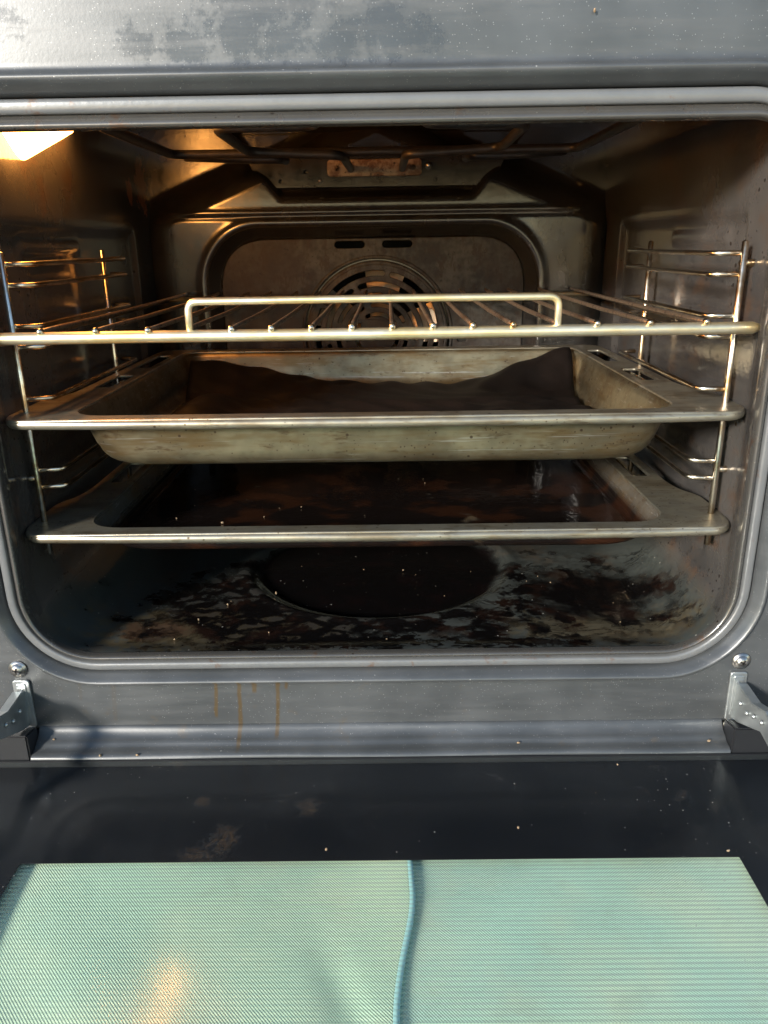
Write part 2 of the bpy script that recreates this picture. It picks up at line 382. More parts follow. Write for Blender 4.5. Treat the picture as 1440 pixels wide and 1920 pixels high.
def prism(name, poly, axis, a, b, mat, parent=None, bev=.0006):   # polygon in the two other axes, extruded along axis from a to b
    bm = bmesh.new(); ax = [i for i in range(3) if i != axis]; rows = []
    for t in (a, b):
        row = []
        for p in poly:
            c = [0, 0, 0]; c[axis] = t; c[ax[0]] = p[0]; c[ax[1]] = p[1]; row.append(bm.verts.new(c))
        rows.append(row)
    n = len(poly)
    for i in range(n): bm.faces.new((rows[0][i], rows[0][(i + 1) % n], rows[1][(i + 1) % n], rows[1][i]))
    bm.faces.new(rows[0][::-1]); bm.faces.new(rows[1])
    bmesh.ops.recalc_face_normals(bm, faces=bm.faces[:])
    if bev: bmesh.ops.bevel(bm, geom=bm.edges[:], offset=bev, segments=2, affect='EDGES', clamp_overlap=True)
    me = bpy.data.meshes.new(name); bm.to_mesh(me); bm.free(); return link(name, me, mat, parent, False)
def sheet2d(name, outlines, thick, bev, mat, parent=None, to=None):     # flat sheet with holes cut through; outlines[0] is the rim; `to` maps (x,y,z)->world
    cu = bpy.data.curves.new(name, 'CURVE'); cu.dimensions = '2D'; cu.fill_mode = 'BOTH'; cu.extrude = thick / 2; cu.bevel_depth = bev; cu.bevel_resolution = 1
    for pts in outlines:
        sp = cu.splines.new('POLY'); sp.points.add(len(pts) - 1); sp.use_cyclic_u = True
        for p, q in zip(sp.points, pts): p.co = (q[0], q[1], 0, 1)
    tmp = bpy.data.objects.new(name, cu); me = bpy.data.meshes.new_from_object(tmp); bpy.data.objects.remove(tmp); bpy.data.curves.remove(cu)
    if to:
        for v in me.vertices: v.co = to(v.co)
    bm = bmesh.new(); bm.from_mesh(me); bmesh.ops.remove_doubles(bm, verts=bm.verts[:], dist=1e-6); bmesh.ops.recalc_face_normals(bm, faces=bm.faces[:]); bm.to_mesh(me); bm.free()
    me.name = name; return link(name, me, mat, parent, False)
def stadium(cx, cy, hw, hh, n=8):
    P = []
    for s, a0 in ((1, -90), (-1, 90)):
        for k in range(n + 1):
            a = R(a0 + 180 * k / n); P.append((cx + s * (hw - hh) + hh * math.cos(a), cy + hh * math.sin(a)))
    return P
def rrect(x0, x1, y0, y1, r, n=6):
    P = []
    for cx, cy, a0 in ((x1 - r, y1 - r, 0), (x0 + r, y1 - r, 90), (x0 + r, y0 + r, 180), (x1 - r, y0 + r, 270)):
        for k in range(n + 1):
            a = R(a0 + 90 * k / n); P.append((cx + r * math.cos(a), cy + r * math.sin(a)))
    return P
def round_poly(pts, rad, n=5):                  # closed polygon with rounded corners, one radius per corner
    P = [Vector((p[0], p[1])) for p in pts]; out = []; m_ = len(P)
    for i in range(m_):
        a, b, c = P[i - 1], P[i], P[(i + 1) % m_]; rr = rad[i] if isinstance(rad, (list, tuple)) else rad
        d1, d2 = a - b, c - b; rr = min(rr, d1.length * .48, d2.length * .48)
        p, q = b + d1.normalized() * rr, b + d2.normalized() * rr
        for k in range(n + 1):
            t = k / n; out.append(tuple(p * (1 - t) ** 2 + b * 2 * t * (1 - t) + q * t * t))
    return out
# ring of points round the opening, the same count for every size: straight sides cut evenly, corners in arcs
NX, NZ, NC = 96, 64, 14
def ring(hw, zb, zt, r, rt=None):
    rt = r if rt is None else rt
    P = []
    def arc(cx, cz, a0, r):
        for k in range(NC): a = R(a0 + 90 * k / NC); P.append((cx + r * math.cos(a), cz + r * math.sin(a)))
    def seg(p, q, n):
        for k in range(n): t = k / n; P.append((p[0] + (q[0] - p[0]) * t, p[1] + (q[1] - p[1]) * t))
    arc(hw - rt, zt - rt, 0, rt); seg((hw - rt, zt), (-hw + rt, zt), NX)
    arc(-hw + rt, zt - rt, 90, rt); seg((-hw, zt - rt), (-hw, zb + r), NZ)
    arc(-hw + r, zb + r, 180, r); seg((-hw + r, zb), (hw - r, zb), NX)
    arc(hw - r, zb + r, 270, r); seg((hw, zb + r), (hw, zt - rt), NZ)
    return np.array(P)
def ss(a, b, x):
    t = np.clip((x - a) / (b - a), 0, 1); return t * t * (3 - 2 * t)

# ------------------------------------------------------------------ ground
g = link('ground', mesh('ground', [(-4, -4, -.178), (4, -4, -.178), (4, 4, -.178), (-4, 4, -.178)], [(0, 1, 2, 3)]), MAT['ground'], None, False)
g['kind'] = 'structure'

# ------------------------------------------------------------------ the oven
oven = thing('oven', 'open built-in oven with grey speckled front, lit lamp and burnt greasy cavity', 'oven', loc=(0, 0, 0))
HW, ZB, ZT, RC, RT = .2335, 0.0, .3222, .043, .024
KS, KB, KT = .80, .78, 1.04           # the frame is wider above the opening than beside and below it
def swept(prof):                                # profile of (outward offset, y) round the opening
    V = []
    for o, y in prof:
        for x, zz in ring(HW + o * KS, ZB - o * KB, ZT + o * KT, RC + o * .8, RT + o): V.append((x, y, zz))
    n = len(V) // len(prof)
    return V, [q[::-1] for q in grid_faces(n, len(prof), True)]
V, F = swept([(-.0002, .0066), (.0, .0042), (.0004, .0022), (.0013, .0008), (.0024, .0006), (.0040, .0018), (.0066, .0048), (.0078, .0066)])
link('opening_lip', mesh('opening_lip', V, F), MAT['lip'], oven)
V, F = swept([(.0072, .0085), (.0078, .0040), (.0086, .0031), (.0100, .0028), (.0128, .0026), (.0142, .0030), (.0150, .0042), (.0154, .0085)])
seal = link('door_seal', mesh('door_seal', V, F), MAT['seal'], oven)
V, F = swept([(.0160, .0085), (.0166, .0046), (.0184, .0022), (.0204, -.0004), (.0222, -.0026), (.0236, -.0034), (.0248, -.0032), (.0258, -.0018), (.0270, .0004), (.0282, .0010), (.0296, .0012), (.0312, .0012)])
# flat front sheet joined to the bead: outermost ring is the rectangular edge of the sheet
n = 2 * NX + 2 * NZ + 4 * NC
V = list(V)
for x, zz in ring(.2935, -.0535, .4395, .004): V.append((x, .0012, zz))
for x, zz in ring(.2955, -.0552, .4415, .004): V.append((x, .0012, zz))
for x, zz in ring(.2975, -.057, .4435, .0045): V.append((x, .0030, zz))
for x, zz in ring(.2975, -.057, .4435, .0045): V.append((x, .0150, zz))
F = [q[::-1] for q in grid_faces(n, len(V) // n, True)]
link('front_panel', mesh('front_panel', V, F), MAT['front'], oven)
# curved ledge above the door hinge line
prof = [(.010, -.0535), (.0010, -.0540), (-.0006, -.0552), (-.0022, -.0578), (-.0048, -.0602), (-.0085, -.0618), (-.0100, -.0632), (-.0112, -.0640), (-.0165, -.0650), (-.0184, -.0664), (-.0190, -.0690), (-.0190, -.1700)]
prof2 = []
for k in range(len(prof) - 1):
    for t in (0, .5): prof2.append((prof[k][0] * (1 - t) + prof[k + 1][0] * t, prof[k][1] * (1 - t) + prof[k + 1][1] * t))
prof2.append(prof[-1])
xs = np.linspace(-.2375, .2375, 40)
link('ledge', mesh('ledge', [(x, p[0] + .0004 * math.sin(x * 31 + p[1] * 300), p[1]) for p in prof2 for x in xs], grid_faces(40, len(prof2))), MAT['front'], oven)
for s in (-1, 1): box('side_post', (min(s * .2380, s * .2975), .0035, -.172), (max(s * .2380, s * .2975), .020, -.0575), MAT['front'], oven)
# outer casing, closed box behind the front
cas = [(-.29, .02, -.172), (.29, .02, -.172), (.29, .52, -.172), (-.29, .52, -.172), (-.29, .02, .44), (.29, .02, .44), (.29, .52, .44), (-.29, .52, .44)]
link('casing', mesh('casing', cas, [(0, 3, 2, 1), (4, 5, 6, 7), (1, 2, 6, 5), (2, 3, 7, 6), (3, 0, 4, 7)]), MAT['casing'], oven, False)

# cavity: one pressed sheet, walls embossed, round well in the floor
ny = 150; ys = np.linspace(.0062, .425, ny); rows = []
for y in ys:
    t = ss(.0062, .030, y)
    hw = HW + .0002 + .0042 * t; zt = ZT + .0002 + .048 * t; zb = ZB - .0002 - .0032 * t
    P = ring(hw, zb, zt, RC + .004 * t, RT + .012 * t); x, zz = P[:, 0].copy(), P[:, 1].copy()
    # raised frame of the side walls: step inwards round an embossed field
    side = np.abs(x) > hw - .003
    ins = ss(.062, .070, y) * (1 - ss(.338, .346, y)) * ss(.045, .053, zz) * (1 - ss(.270, .278, zz))
    x = np.where(side, x + np.sign(x) * .0042 * ins, x)
    rib = np.exp(-((zz - .262) / .004) ** 2) * ss(.09, .10, y) * (1 - ss(.20, .21, y))
    x = np.where(side, x - np.sign(x) * .003 * rib, x)
    flo = zz < zb + .003
    rr = np.sqrt((x / 1.06) ** 2 + (y - .165) ** 2)
    zz = np.where(flo, zz - .0055 * (1 - ss(.094, .106, rr)) + .0012 * np.exp(-((rr - .109) / .004) ** 2), zz)
    zz = np.where(flo, zz + .0006 * np.sin(x * 23 + 1) * np.cos(y * 19), zz)
    rows.append(np.stack([x, np.full_like(x, y), zz], 1))
V = np.concatenate(rows)
link('cavity_shell', mesh('cavity_shell', V, grid_faces(n, ny, True)), MAT['cavity'], oven)

# rear wall: pressed plateau with shoulders, a notch for the grill bracket and a field for the fan cover
def rear_y(x, z):
    ax = np.abs(x)
    ex = np.clip((.2415 - ax) / .034, 0, 1); ez = np.clip(((.318 + (.218 - ax) * .40) - z) / .040, 0, 1)
    h = .030 * np.sqrt(1 - (1 - ex) ** 2) * ss(0, 1, ez)
    notch = np.minimum((.098 + (z - .305) * .85) - ax, z - .3045)
    h = h - .020 * ss(-.002, .011, notch) * (z > .29)
    h = h + .0016 * np.exp(-((z - .2925) / .0022) ** 2) * (ax < .215) - .0012 * np.exp(-((z - .2885) / .0018) ** 2) * (ax < .215)
    # recessed field of the fan cover (rounded top)
    cx, hw, zt, rc = -.006, .173, .279, .058
    qx, qz = np.abs(x - cx) - (hw - rc), z - (zt - rc)
    d = np.minimum(np.maximum(qx, qz), 0) + np.sqrt(np.maximum(qx, 0) ** 2 + np.maximum(qz, 0) ** 2) - rc
    h = h + .0022 * np.exp(-((d - .004) / .0045) ** 2)
    h = h - .020 * ss(.002, -.013, d) if False else h - .020 * (1 - ss(-.014, .001, d))
    return .412 - h
gx = np.linspace(-.2425, .2425, 260); gz = np.linspace(-.004, .372, 210)
X, Z = np.meshgrid(gx, gz); Y = rear_y(X, Z)
# open the sheet behind the fan cover so that its slots look into the fan chamber
F = [q for q in grid_faces(260, 210) if not all((V_[0] + .002) ** 2 + (V_[1] - .168) ** 2 < .074 ** 2 or (abs(V_[1] - .2605) < .008 and -.05 < V_[0] < .042) for V_ in [(gx[i % 260], gz[i // 260]) for i in q])]
rear = link('rear_wall', mesh('rear_wall', np.stack([X, Y, Z], 2).reshape(-1, 3), F), MAT['rear'], oven)
# fan cover: plate with two long slots and a round guard pierced by arcs
FC = (-.002, .168)
def arc_slot(r0, r1, a0, a1, n=12):
    rm, hh = (r0 + r1) / 2, (r1 - r0) / 2; P = []
    for k in range(n + 1): a = R(a0 + (a1 - a0) * k / n); P.append((r1 * math.cos(a), r1 * math.sin(a)))
    e = R(a1); c = (rm * math.cos(e), rm * math.sin(e))
    for k in range(1, 5): b = e + math.pi * k / 5; P.append((c[0] + hh * math.cos(b), c[1] + hh * math.sin(b)))
    for k in range(n + 1): a = R(a1 + (a0 - a1) * k / n); P.append((r0 * math.cos(a), r0 * math.sin(a)))
    e = R(a0); c = (rm * math.cos(e), rm * math.sin(e))
    for k in range(1, 5): b = e + math.pi + math.pi * k / 5; P.append((c[0] + hh * math.cos(b), c[1] + hh * math.sin(b)))
    return [(p[0] + FC[0], p[1] + FC[1]) for p in P]
circ = [(FC[0] + .0785 * math.cos(2 * math.pi * k / 64), FC[1] + .0785 * math.sin(2 * math.pi * k / 64)) for k in range(64)]
cov = sheet2d('fan_cover', [round_poly([(-.166, .035), (.154, .035), (.154, .266), (-.166, .266)], [.02, .02, .052, .052], 10), circ, stadium(-.0295, .2605, .0165, .0042), stadium(.0205, .2605, .0165, .0042), rrect(.084, .096, .158, .176, .003)], .0008, .0006, MAT['cover'], oven, lambda p: Vector((p.x, .4005 - p.z, p.y)))
holes = []
for ri, (r0, r1, a_off, nn, gap) in enumerate(((.0605, .0675, 12, 5, 9), (.0495, .0560, 48, 5, 11), (.0390, .0450, 84, 4, 14), (.0290, .0345, 118, 4, 20), (.0195, .0248, 150, 3, 32))):
    for k in range(nn):
        a0 = a_off + 360 / nn * k; holes.append(arc_slot(r0, r1, a0, a0 + 360 / nn - gap))
rim = [(FC[0] + .0720 * math.cos(2 * math.pi * k / 72), FC[1] + .0720 * math.sin(2 * math.pi * k / 72)) for k in range(72)]
def dome(p):
    r_ = math.hypot(p.x - FC[0], p.y - FC[1]); return Vector((p.x, .3945 - p.z - .006 * (1 - (r_ / .075) ** 2), p.y))
guard = sheet2d('fan_guard', [rim] + holes, .0010, .0008, MAT['cover'], oven, dome)
for rr, dy, tr in ((.0800, .4000, .0022), (.0738, .3962, .0030)):
    tube('guard_ring', [(FC[0] + rr * math.cos(2 * math.pi * k / 72), dy, FC[1] + rr * math.sin(2 * math.pi * k / 72)) for k in range(72)], tr, MAT['cover'], guard, 8, True)
# fan behind the guard and its chamber
chamber = mesh('fan_chamber', [(-.1, .413, .06), (.1, .413, .06), (.1, .413, .275), (-.1, .413, .275), (-.1, .47, .06), (.1, .47, .06), (.1, .47, .275), (-.1, .47, .275)], [(4, 5, 6, 7), (0, 1, 5, 4), (1, 2, 6, 5), (2, 3, 7, 6), (3, 0, 4, 7)])
link('fan_chamber', chamber, MAT['void'], oven, False)
fan = bpy.data.objects.new('fan', None); COL.objects.link(fan); fan.parent = oven; fan.location = (FC[0], .408, FC[1])
bl = []
for i in range(7):
    for j in range(5):
        u_, v_ = i / 6, j / 4
        r_ = .016 + .050 * u_; wdt = (.010 + .012 * u_) * (v_ - .5) * 2
        bl.append((wdt, .004 - .010 * (v_ - .5) - .0018 * math.cos(u_ * 18), r_))
bme = mesh('fan_blade', bl, grid_faces(5, 7)); bme.materials.append(MAT['fan'])
for k in range(5):
    o = bpy.data.objects.new('blade', bme); COL.objects.link(o); o.parent = fan; o.rotation_euler = (0, R(72 * k + 8), 0)
tube('hub', [(0, .006, 0), (0, -.006, 0)], .017, MAT['fan'], fan, 20)

# grill element under the ceiling, its bracket and terminal plate
ZE = .336
half = [(-.026, .405, .333), (-.026, .232, .330), (-.104, .236, .334), (-.104, .108, ZE), (-.036, .106, ZE), (-.036, .078, ZE), (-.174, .078, ZE), (-.174, .268, ZE)]
full = half + [(-x, y, zz) for x, y, zz in half[::-1]]
el = tube('grill_element', round_path(full, .016, 6), .0037, MAT['element'], oven, 12)
tube('element_bar', round_path([(-.172, .305, .338), (-.11, .300, .3345), (-.088, .300, .3345), (-.084, .330, .336)], .01), .0040, MAT['element'], el)
tube('element_bar', round_path([(.172, .305, .338), (.11, .300, .3345), (.088, .300, .3345), (.084, .330, .336)], .01), .0040, MAT['element'], el)
sheet2d('grill_bracket', [round_poly([(-.118, .3165), (.118, .3165), (.134, .352), (-.134, .352)], .004), *[[(cx + .0022 * math.cos(2 * math.pi * k / 10), cz + .0022 * math.sin(2 * math.pi * k / 10)) for k in range(10)] for cx, cz in ((-.098, .3225), (-.058, .3225), (.060, .322), (-.072, .331))]], .0012, .0005, MAT['rear'], oven, lambda p: Vector((p.x, .3955 - p.z, p.y)))
tp = sheet2d('terminal_plate', [rrect(-.049, .045, .3265, .3410, .003)], .0020, .0008, MAT['terminal'], oven, lambda p: Vector((p.x, .3925 - p.z, p.y)))
for x in (-.040, -.026, .026, .037): tube('terminal_pin', [(x, .393, .3335), (x, .389, .3335)], .0026, MAT['terminal'], tp, 10)
tube('bracket_screw', [(.0525, .394, .335), (.0525, .3895, .335)], .0032, MAT['screw'], oven, 12)
tube('bracket_screw', [(-.0575, .394, .3225), (-.0575, .391, .3225)], .0022, MAT['screw'], oven, 10)

# lamp in the left wall, near the ceiling
lens = round_poly([(.0500, .3490), (.0905, .3195), (.1960, .3510), (.192, .3640), (.056, .3640)], [.004, .009, .006, .004, .004])
def lens_to(p): return Vector((-.2375 + .005 + p.z, p.x + (.005 - p.z) * 2.1, p.y))
lamp = sheet2d('lamp', [lens], .010, .0025, MAT['lamp'], oven, lens_to)
lamp['label'] = 'glowing warm lamp glass high on the left cavity wall'
# screws on the front
def screw(x, zz, rad, tilt, y=.0005):
    bm = bmesh.new(); rings = []
    prof_ = ((1.45, .0), (1.45, -.0005), (1.08, -.0007), (1.0, -.0014), (.8, -.0026), (.45, -.0033), (.0, -.0035))
    for q, (k, dy) in enumerate(prof_):
        if k == 0: rings.append([bm.verts.new((0, dy, 0))]); continue
        rings.append([bm.verts.new((rad * k * math.cos(2 * math.pi * i / 24), dy, rad * k * math.sin(2 * math.pi * i / 24))) for i in range(24)])
    for a_, b_ in zip(rings, rings[1:]):
        for i in range(24):
            if len(b_) == 1: bm.faces.new((a_[i], a_[(i + 1) % 24], b_[0]))
            else: bm.faces.new((a_[i], a_[(i + 1) % 24], b_[(i + 1) % 24], b_[i]))
    bmesh.ops.recalc_face_normals(bm, faces=bm.faces[:])
    me = bpy.data.meshes.new('screw'); bm.to_mesh(me); bm.free()
    o = link('screw', me, MAT['screw'], oven); o.location = (x, y, zz); o.rotation_euler = (0, tilt, 0)
    for a_ in (0, math.pi / 2):
        c = box('cross_slot', (-rad * .55, -.00375, -rad * .13), (rad * .55, -.0028, rad * .13), MAT['void'], o, 0); c.rotation_euler = (0, a_, 0)
screw(.2450, -.0086, .0042, .5); screw(-.2450, -.0083, .0042, .2); screw(.2432, -.0580, .0036, .3, -.001); screw(-.2446, -.0580, .0036, .9, -.001)

# hinges: slotted plate on the front and a flat arm reaching out to the door
for s in (-1, 1):
    h = bpy.data.objects.new('hinge', None); COL.objects.link(h); h.parent = oven; h.location = (s * .2445, 0, 0)
    sheet2d('hinge_plate', [round_poly([(-.0052, -.0172), (.0052, -.0172), (.0050, -.0535), (-.0050, -.0535)], .0018)], .0010, .0006, MAT['zinc'], h, lambda p: Vector((p.x, .0002 - p.z, p.y)))
    sheet2d('slot_frame', [rrect(-.0030, .0030, -.0500, -.0195, .001)], .0006, .0004, MAT['zinc'], h, lambda p: Vector((p.x, -.0008 - p.z, p.y)))
    prism('hinge_arm', [(.0005, -.0225), (-.0040, -.0240), (-.0240, -.0258), (-.0420, -.0205), (-.0720, -.0280), (-.0900, -.0600), (-.0760, -.0640), (-.0560, -.0400), (-.0400, -.0365), (-.0095, -.0500), (.0005, -.0525)], 0, -.0011 - s * .0004, .0011 - s * .0004, MAT['zinc'], h)
    prism('arm_flange', [(-.0030, -.0236), (-.0240, -.0254), (-.0420, -.0201), (-.0720, -.0296), (-.0722, -.0308), (-.0420, -.0216), (-.0242, -.0269), (-.0032, -.0250)], 0, -.0032 + s * .002, .0032 + s * .002, MAT['zinc'], h, .0003)
    for yy_, zz_ in ((-.012, -.0335), (-.022, -.0345), (-.031, -.031), (-.0415, -.0285)): tube('rivet', [(-s * .0018, yy_, zz_), (-s * .0028, yy_, zz_)], .0016, MAT['zinc'], h, 12)
    prism('hinge_block', [(-.0020, -.0525), (-.0110, -.0500), (-.0184, -.0490), (-.0184, -.1000), (-.0020, -.1000)], 0, s * .0245 - .0310 * (s > 0) + (-.0 if s > 0 else .0), s * .0245 + (.0310 if s < 0 else 0), MAT['plastic'], h, .001)

# oven door, folded down flat
door = bpy.data.objects.new('door', None); COL.objects.link(door); door.parent = oven; door.location = (0, 0, 0)
ZG = -.0680; DY0, DY1, DX = -.0200, -.4600, .2940; WX, WY0, WY1 = .2055, -.1085, -.3900
box('glass_pane', (-DX + .004, DY1 + .004, ZG - .0030), (DX - .004, DY0 - .0010, ZG), MAT['glass'], door, .0006)
sheet2d('glass_border', [[(-DX + .005, DY0 - .002), (DX - .005, DY0 - .002), (DX - .005, DY1 + .005), (-DX + .005, DY1 + .005)], rrect(-WX, WX, WY1, WY0, .0008, 3)], .0004, 0, MAT['print'], door, lambda p: Vector((p.x, p.y, ZG - .0036 + p.z)))
link('line_print', mesh('line_print', [(-WX - .002, WY1 - .002, ZG - .0042), (WX + .002, WY1 - .002, ZG - .0042), (WX + .002, WY0 + .002, ZG - .0042), (-WX - .002, WY0 + .002, ZG - .0042)], [(0, 1, 2, 3)]), MAT['lines'], door, False)
box('door_rail', (-DX, DY0 - .0008, ZG - .0450), (DX, DY0 + .0008, ZG + .0004), MAT['plastic'], door, .0004)
box('door_rail', (-DX, DY1, ZG - .0450), (DX, DY1 + .003, ZG + .0004), MAT['plastic'], door, .0004)
for s in (-1, 1): box('door_side', (min(s * DX, s * (DX - .003)), DY1 + .0032, ZG - .0450), (max(s * DX, s * (DX - .003)), DY0 - .001, ZG + .0004), MAT['plastic'], door, .0004)

# ------------------------------------------------------------------ side rail frames
PAIRS = ((.2525, .2399), (.2146, .2017), (.1680, .1545), (.1194, .1074), (.0735,))
def rails(s, label):
    t = thing('side_rail_frame', label, 'rail frame', 'wire rail frames on the cavity walls')
    tube('upright', [(s * .2300, .0430, .0598), (s * .2300, .0430, .2592)], .0021, MAT['chrome'], t, 12)
    tube('upright', [(s * .2290, .2210, .0598), (s * .2290, .2210, .2592)], .0021, MAT['chrome'], t, 12)
    for pr in PAIRS:
        for zz in pr:
            P = round_path([(s * .2285, .0440, zz), (s * .2130, .0475, zz), (s * .2130, .2310, zz), (s * .2275, .2330, zz)], .006, 5)
            tube('rail', P, .0017, MAT['chrome'], t, 10)
    for zz in (.2465, .1130): tube('wall_peg', [(s * .2300, .0465, zz), (s * .2415, .0465, zz)], .0024, MAT['chrome'], t, 10)
    return t
rails(-1, 'wire rail frame on the left cavity wall below the lamp')
rails(1, 'wire rail frame on the right cavity wall, away from the lamp')

# ------------------------------------------------------------------ wire rack
ZR = .2100
rack = thing('wire_rack', 'chrome wire oven rack with raised front stop bar, on the upper rails', 'oven rack', loc=(0, 0, 0))
fr = round_path([(0, .0170, ZR), (.2315, .0170, ZR), (.2290, .0300, ZR - .0015), (.2180, .0420, ZR - .003), (.2180, .374, ZR), (-.2180, .374, ZR), (-.2180, .0420, ZR - .003), (-.2290, .0300, ZR - .0015), (-.2315, .0170, ZR), (0, .0170, ZR)], .006, 5)
bar_i = [p for p in fr]
tube('front_bar', [(-.2325, .0176, ZR), (-.2290, .0168, ZR), (-.12, .0168, ZR), (0, .0168, ZR - .0003), (.12, .0168, ZR), (.2290, .0168, ZR), (.2325, .0176, ZR)], [.0026, .0037, .0037, .0037, .0037, .0037, .0026], MAT['bar'], rack, 16)
for s in (-1, 1):
    tube('side_bar', round_path([(s * .2300, .0185, ZR - .0025), (s * .2300, .0300, ZR - .004), (s * .2190, .0480, ZR - .002), (s * .2190, .3740, ZR - .001)], .008), .0022, MAT['wire_dirty'], rack)
tube('rear_bar', [(-.2190, .3740, ZR - .001), (0, .3745, ZR - .001), (.2190, .3740, ZR - .001)], .0024, MAT['bar'], rack, 12)
xs_ = [.0122, .0366, .0607, .0848, .1352, .1668, .2005]
wz = ZR + .0040
for x in [v * s for v in xs_ for s in (-1, 1)] + [-.112, .112]:
    f0 = .0150 if abs(abs(x) - .112) > .001 else .021
    P = [(x, f0, wz), (x, .05, wz), (x, .12, wz - .0006), (x * 1.002, .25, wz - .0006), (x * 1.0, .368, wz), (x, .3775, wz + (.0005))]
    tube('cross_wire', P, .0016, MAT['wire_dirty'], rack, 8)
    if f0 < .02: tube('wire_end', [(x, .0165, wz + .0002), (x, .0135, wz + .0001)], .0020, MAT['chrome'], rack, 10)
tube('stop_bar', round_path([(-.1105, .0180, ZR + .001), (-.1105, .0176, ZR + .0200), (0, .0172, ZR + .0203), (.1120, .0176, ZR + .0200), (.1120, .0180, ZR + .001)], .0062, 6), .0023, MAT['bar'], rack, 12)

# ------------------------------------------------------------------ baking trays
def tray(name, label, zt, depth, well_mat, group):
    t = thing(name, label, 'baking tray', group)
    # plan of the flange: ears at the front, narrower sides with long slots
    halfp = [(.2300, .0165), (.2365, .0300), (.2370, .0830), (.2280, .0980), (.2245, .1180), (.2245, .3560)]
    outer = round_poly(halfp + [(-a, b) for a, b in halfp[::-1]], [.008, .010, .010, .012, .02, .022, .022, .02, .012, .010, .010, .008], 6)
    wf = .0290
    well = round_poly([(.198, wf), (.198, .341), (-.198, .341), (-.198, wf)], [.026, .020, .020, .026], 9)
    slots = [[(s * p[0], p[1]) for p in rrect(.2035, .2185, a_, b_, .004, 3)] for s in (-1, 1) for a_, b_ in ((.135, .195), (.235, .315))]
    def warp(p): return Vector((p.x, p.y, zt + p.z - .0012 * math.sin(p.x * 9 + 1.2) * .6))
    sheet2d('rim', [outer, well] + slots, .0008, .0008, MAT['tray_rim'], t, warp)
    # well: rings from the flange edge down to the floor
    def wring(in_x, in_f, in_b, rad, n_=9):
        return round_poly([(.198 - in_x, wf + in_f), (.198 - in_x, .341 - in_b), (-.198 + in_x, .341 - in_b), (-.198 + in_x, wf + in_f)], [rad, rad * .8, rad * .8, rad], n_)
    prof_ = [(-.0012, -.0012, 0.0, .027), (.0006, .0006, .0006, .027), (.0020, .0018, .0030, .027)]
    for k in range(1, 6):
        u_ = k / 5 * .55; prof_.append((.002 + .010 * u_, .0018 + .007 * u_, .003 + (depth - .003) * u_, .029))
    bx, bf = prof_[-1][0], prof_[-1][1]; z_mid = prof_[-1][2]; rest = depth - z_mid
    for k in range(1, 9):
        a = math.pi / 2 * k / 8; prof_.append((bx + (1 - math.cos(a)) * rest * .95, bf + (1 - math.cos(a)) * rest * .8, z_mid + rest * math.sin(a), .034))
    last = prof_[-1]
    for k in (.05, .12): prof_.append((last[0] + k, last[1] + k * .8, depth + .0002, .034))
    V_ = []; cnt = None
    for ix, i_f, dz, rad in prof_:
        rg_ = wring(ix, i_f, i_f if dz < depth else i_f, rad); cnt = len(rg_)
        for p in rg_: V_.append((p[0], p[1], zt - dz - .0012 * math.sin(p[0] * 9 + 1.2) * .6))
    F_ = grid_faces(cnt, len(prof_), True); c_ = len(V_); V_.append((0, .185, zt - depth))
    b0 = (len(prof_) - 1) * cnt
    for i in range(cnt): F_.append((b0 + i, b0 + (i + 1) % cnt, c_))
    me = mesh('well', V_, F_)
    o = link('well', me, well_mat, t); so_ = o.modifiers.new('thickness', 'SOLIDIFY'); so_.thickness = .0009; so_.offset = 0
    # rolled front edge running from ear to ear
    P = round_path([(-.2345, .0780, zt - .0012), (-.2350, .0290, zt - .0016), (-.2275, .0185, zt - .0020), (-.170, .0172, zt - .0022), (0, .0172, zt - .0021), (.170, .0172, zt - .0022), (.2275, .0185, zt - .0020), (.2350, .0290, zt - .0016), (.2345, .0780, zt - .0012)], .008, 6)
    V_, F_ = tube_vf(P, [.0014 + .0020 * float(ss(.085, .03, p.y)) if False else .0014 + .0019 * (1 - float(ss(.028, .07, p.y))) for p in P], 14)
    V_ = [Vector((v.x, v.y, v.z - .0012 * math.sin(v.x * 9 + 1.2) * .6)) for v in V_]
    link('rolled_edge', mesh('rolled_edge', V_, F_), MAT['tray_rim'], t)
    return t
tray('baking_tray', 'deep grey-beige baking tray lined with a black sheet, on the middle rails', .1580, .0355, MAT['tray'], 'baking trays')
tray('baking_tray', 'shallow greasy baking tray with burnt black floor, on the lower rails', .0812, .0185, MAT['tray_greasy'], 'baking trays')

# black liner sheet curling up at the back of the deep tray
nu, nv = 70, 60; V = []
for j in range(nv):
    for i in range(nu):
        u_, v_ = i / (nu - 1), j / (nv - 1)
        x = -.176 + .354 * u_; y = .048 + .272 * v_
        zz = .1246
        zz += .030 * float(ss(.70, 1.0, u_)) * float(ss(.72, 1.0, v_)) ** 1.5
        zz += .025 * (1 - float(ss(0, .42, u_))) * float(ss(.70, 1.0, v_)) ** 1.3
        zz += .0025 * float(ss(.8, 1, v_))
        zz += .016 * math.exp(-((u_ - .08) / .06) ** 2 - ((v_ - .52) / .22) ** 2)
        zz += .0022 * (math.sin(u_ * 7 + v_ * 3) * math.cos(v_ * 6 - u_ * 4) + 1)
        zz += .004 * math.exp(-((u_ - .33) / .08) ** 2 - ((v_ - .25) / .1) ** 2)
        zz += .0016 * math.sin(u_ * 31 + 5 * math.sin(v_ * 9)) * math.sin(v_ * 23 + 3 * math.sin(u_ * 11)) + .0008 * math.sin(u_ * 57 + v_ * 41)
        y += .004 * math.sin(u_ * 13) * v_
        y += .012 * math.sin(u_ * 3.0) * v_ * .4; x += .012 * float(ss(.7, 1, u_)) * float(ss(.6, 1, v_)) - .010 * (1 - float(ss(0, .3, u_))) * float(ss(.6, 1, v_))
        V.append((x, y, zz))
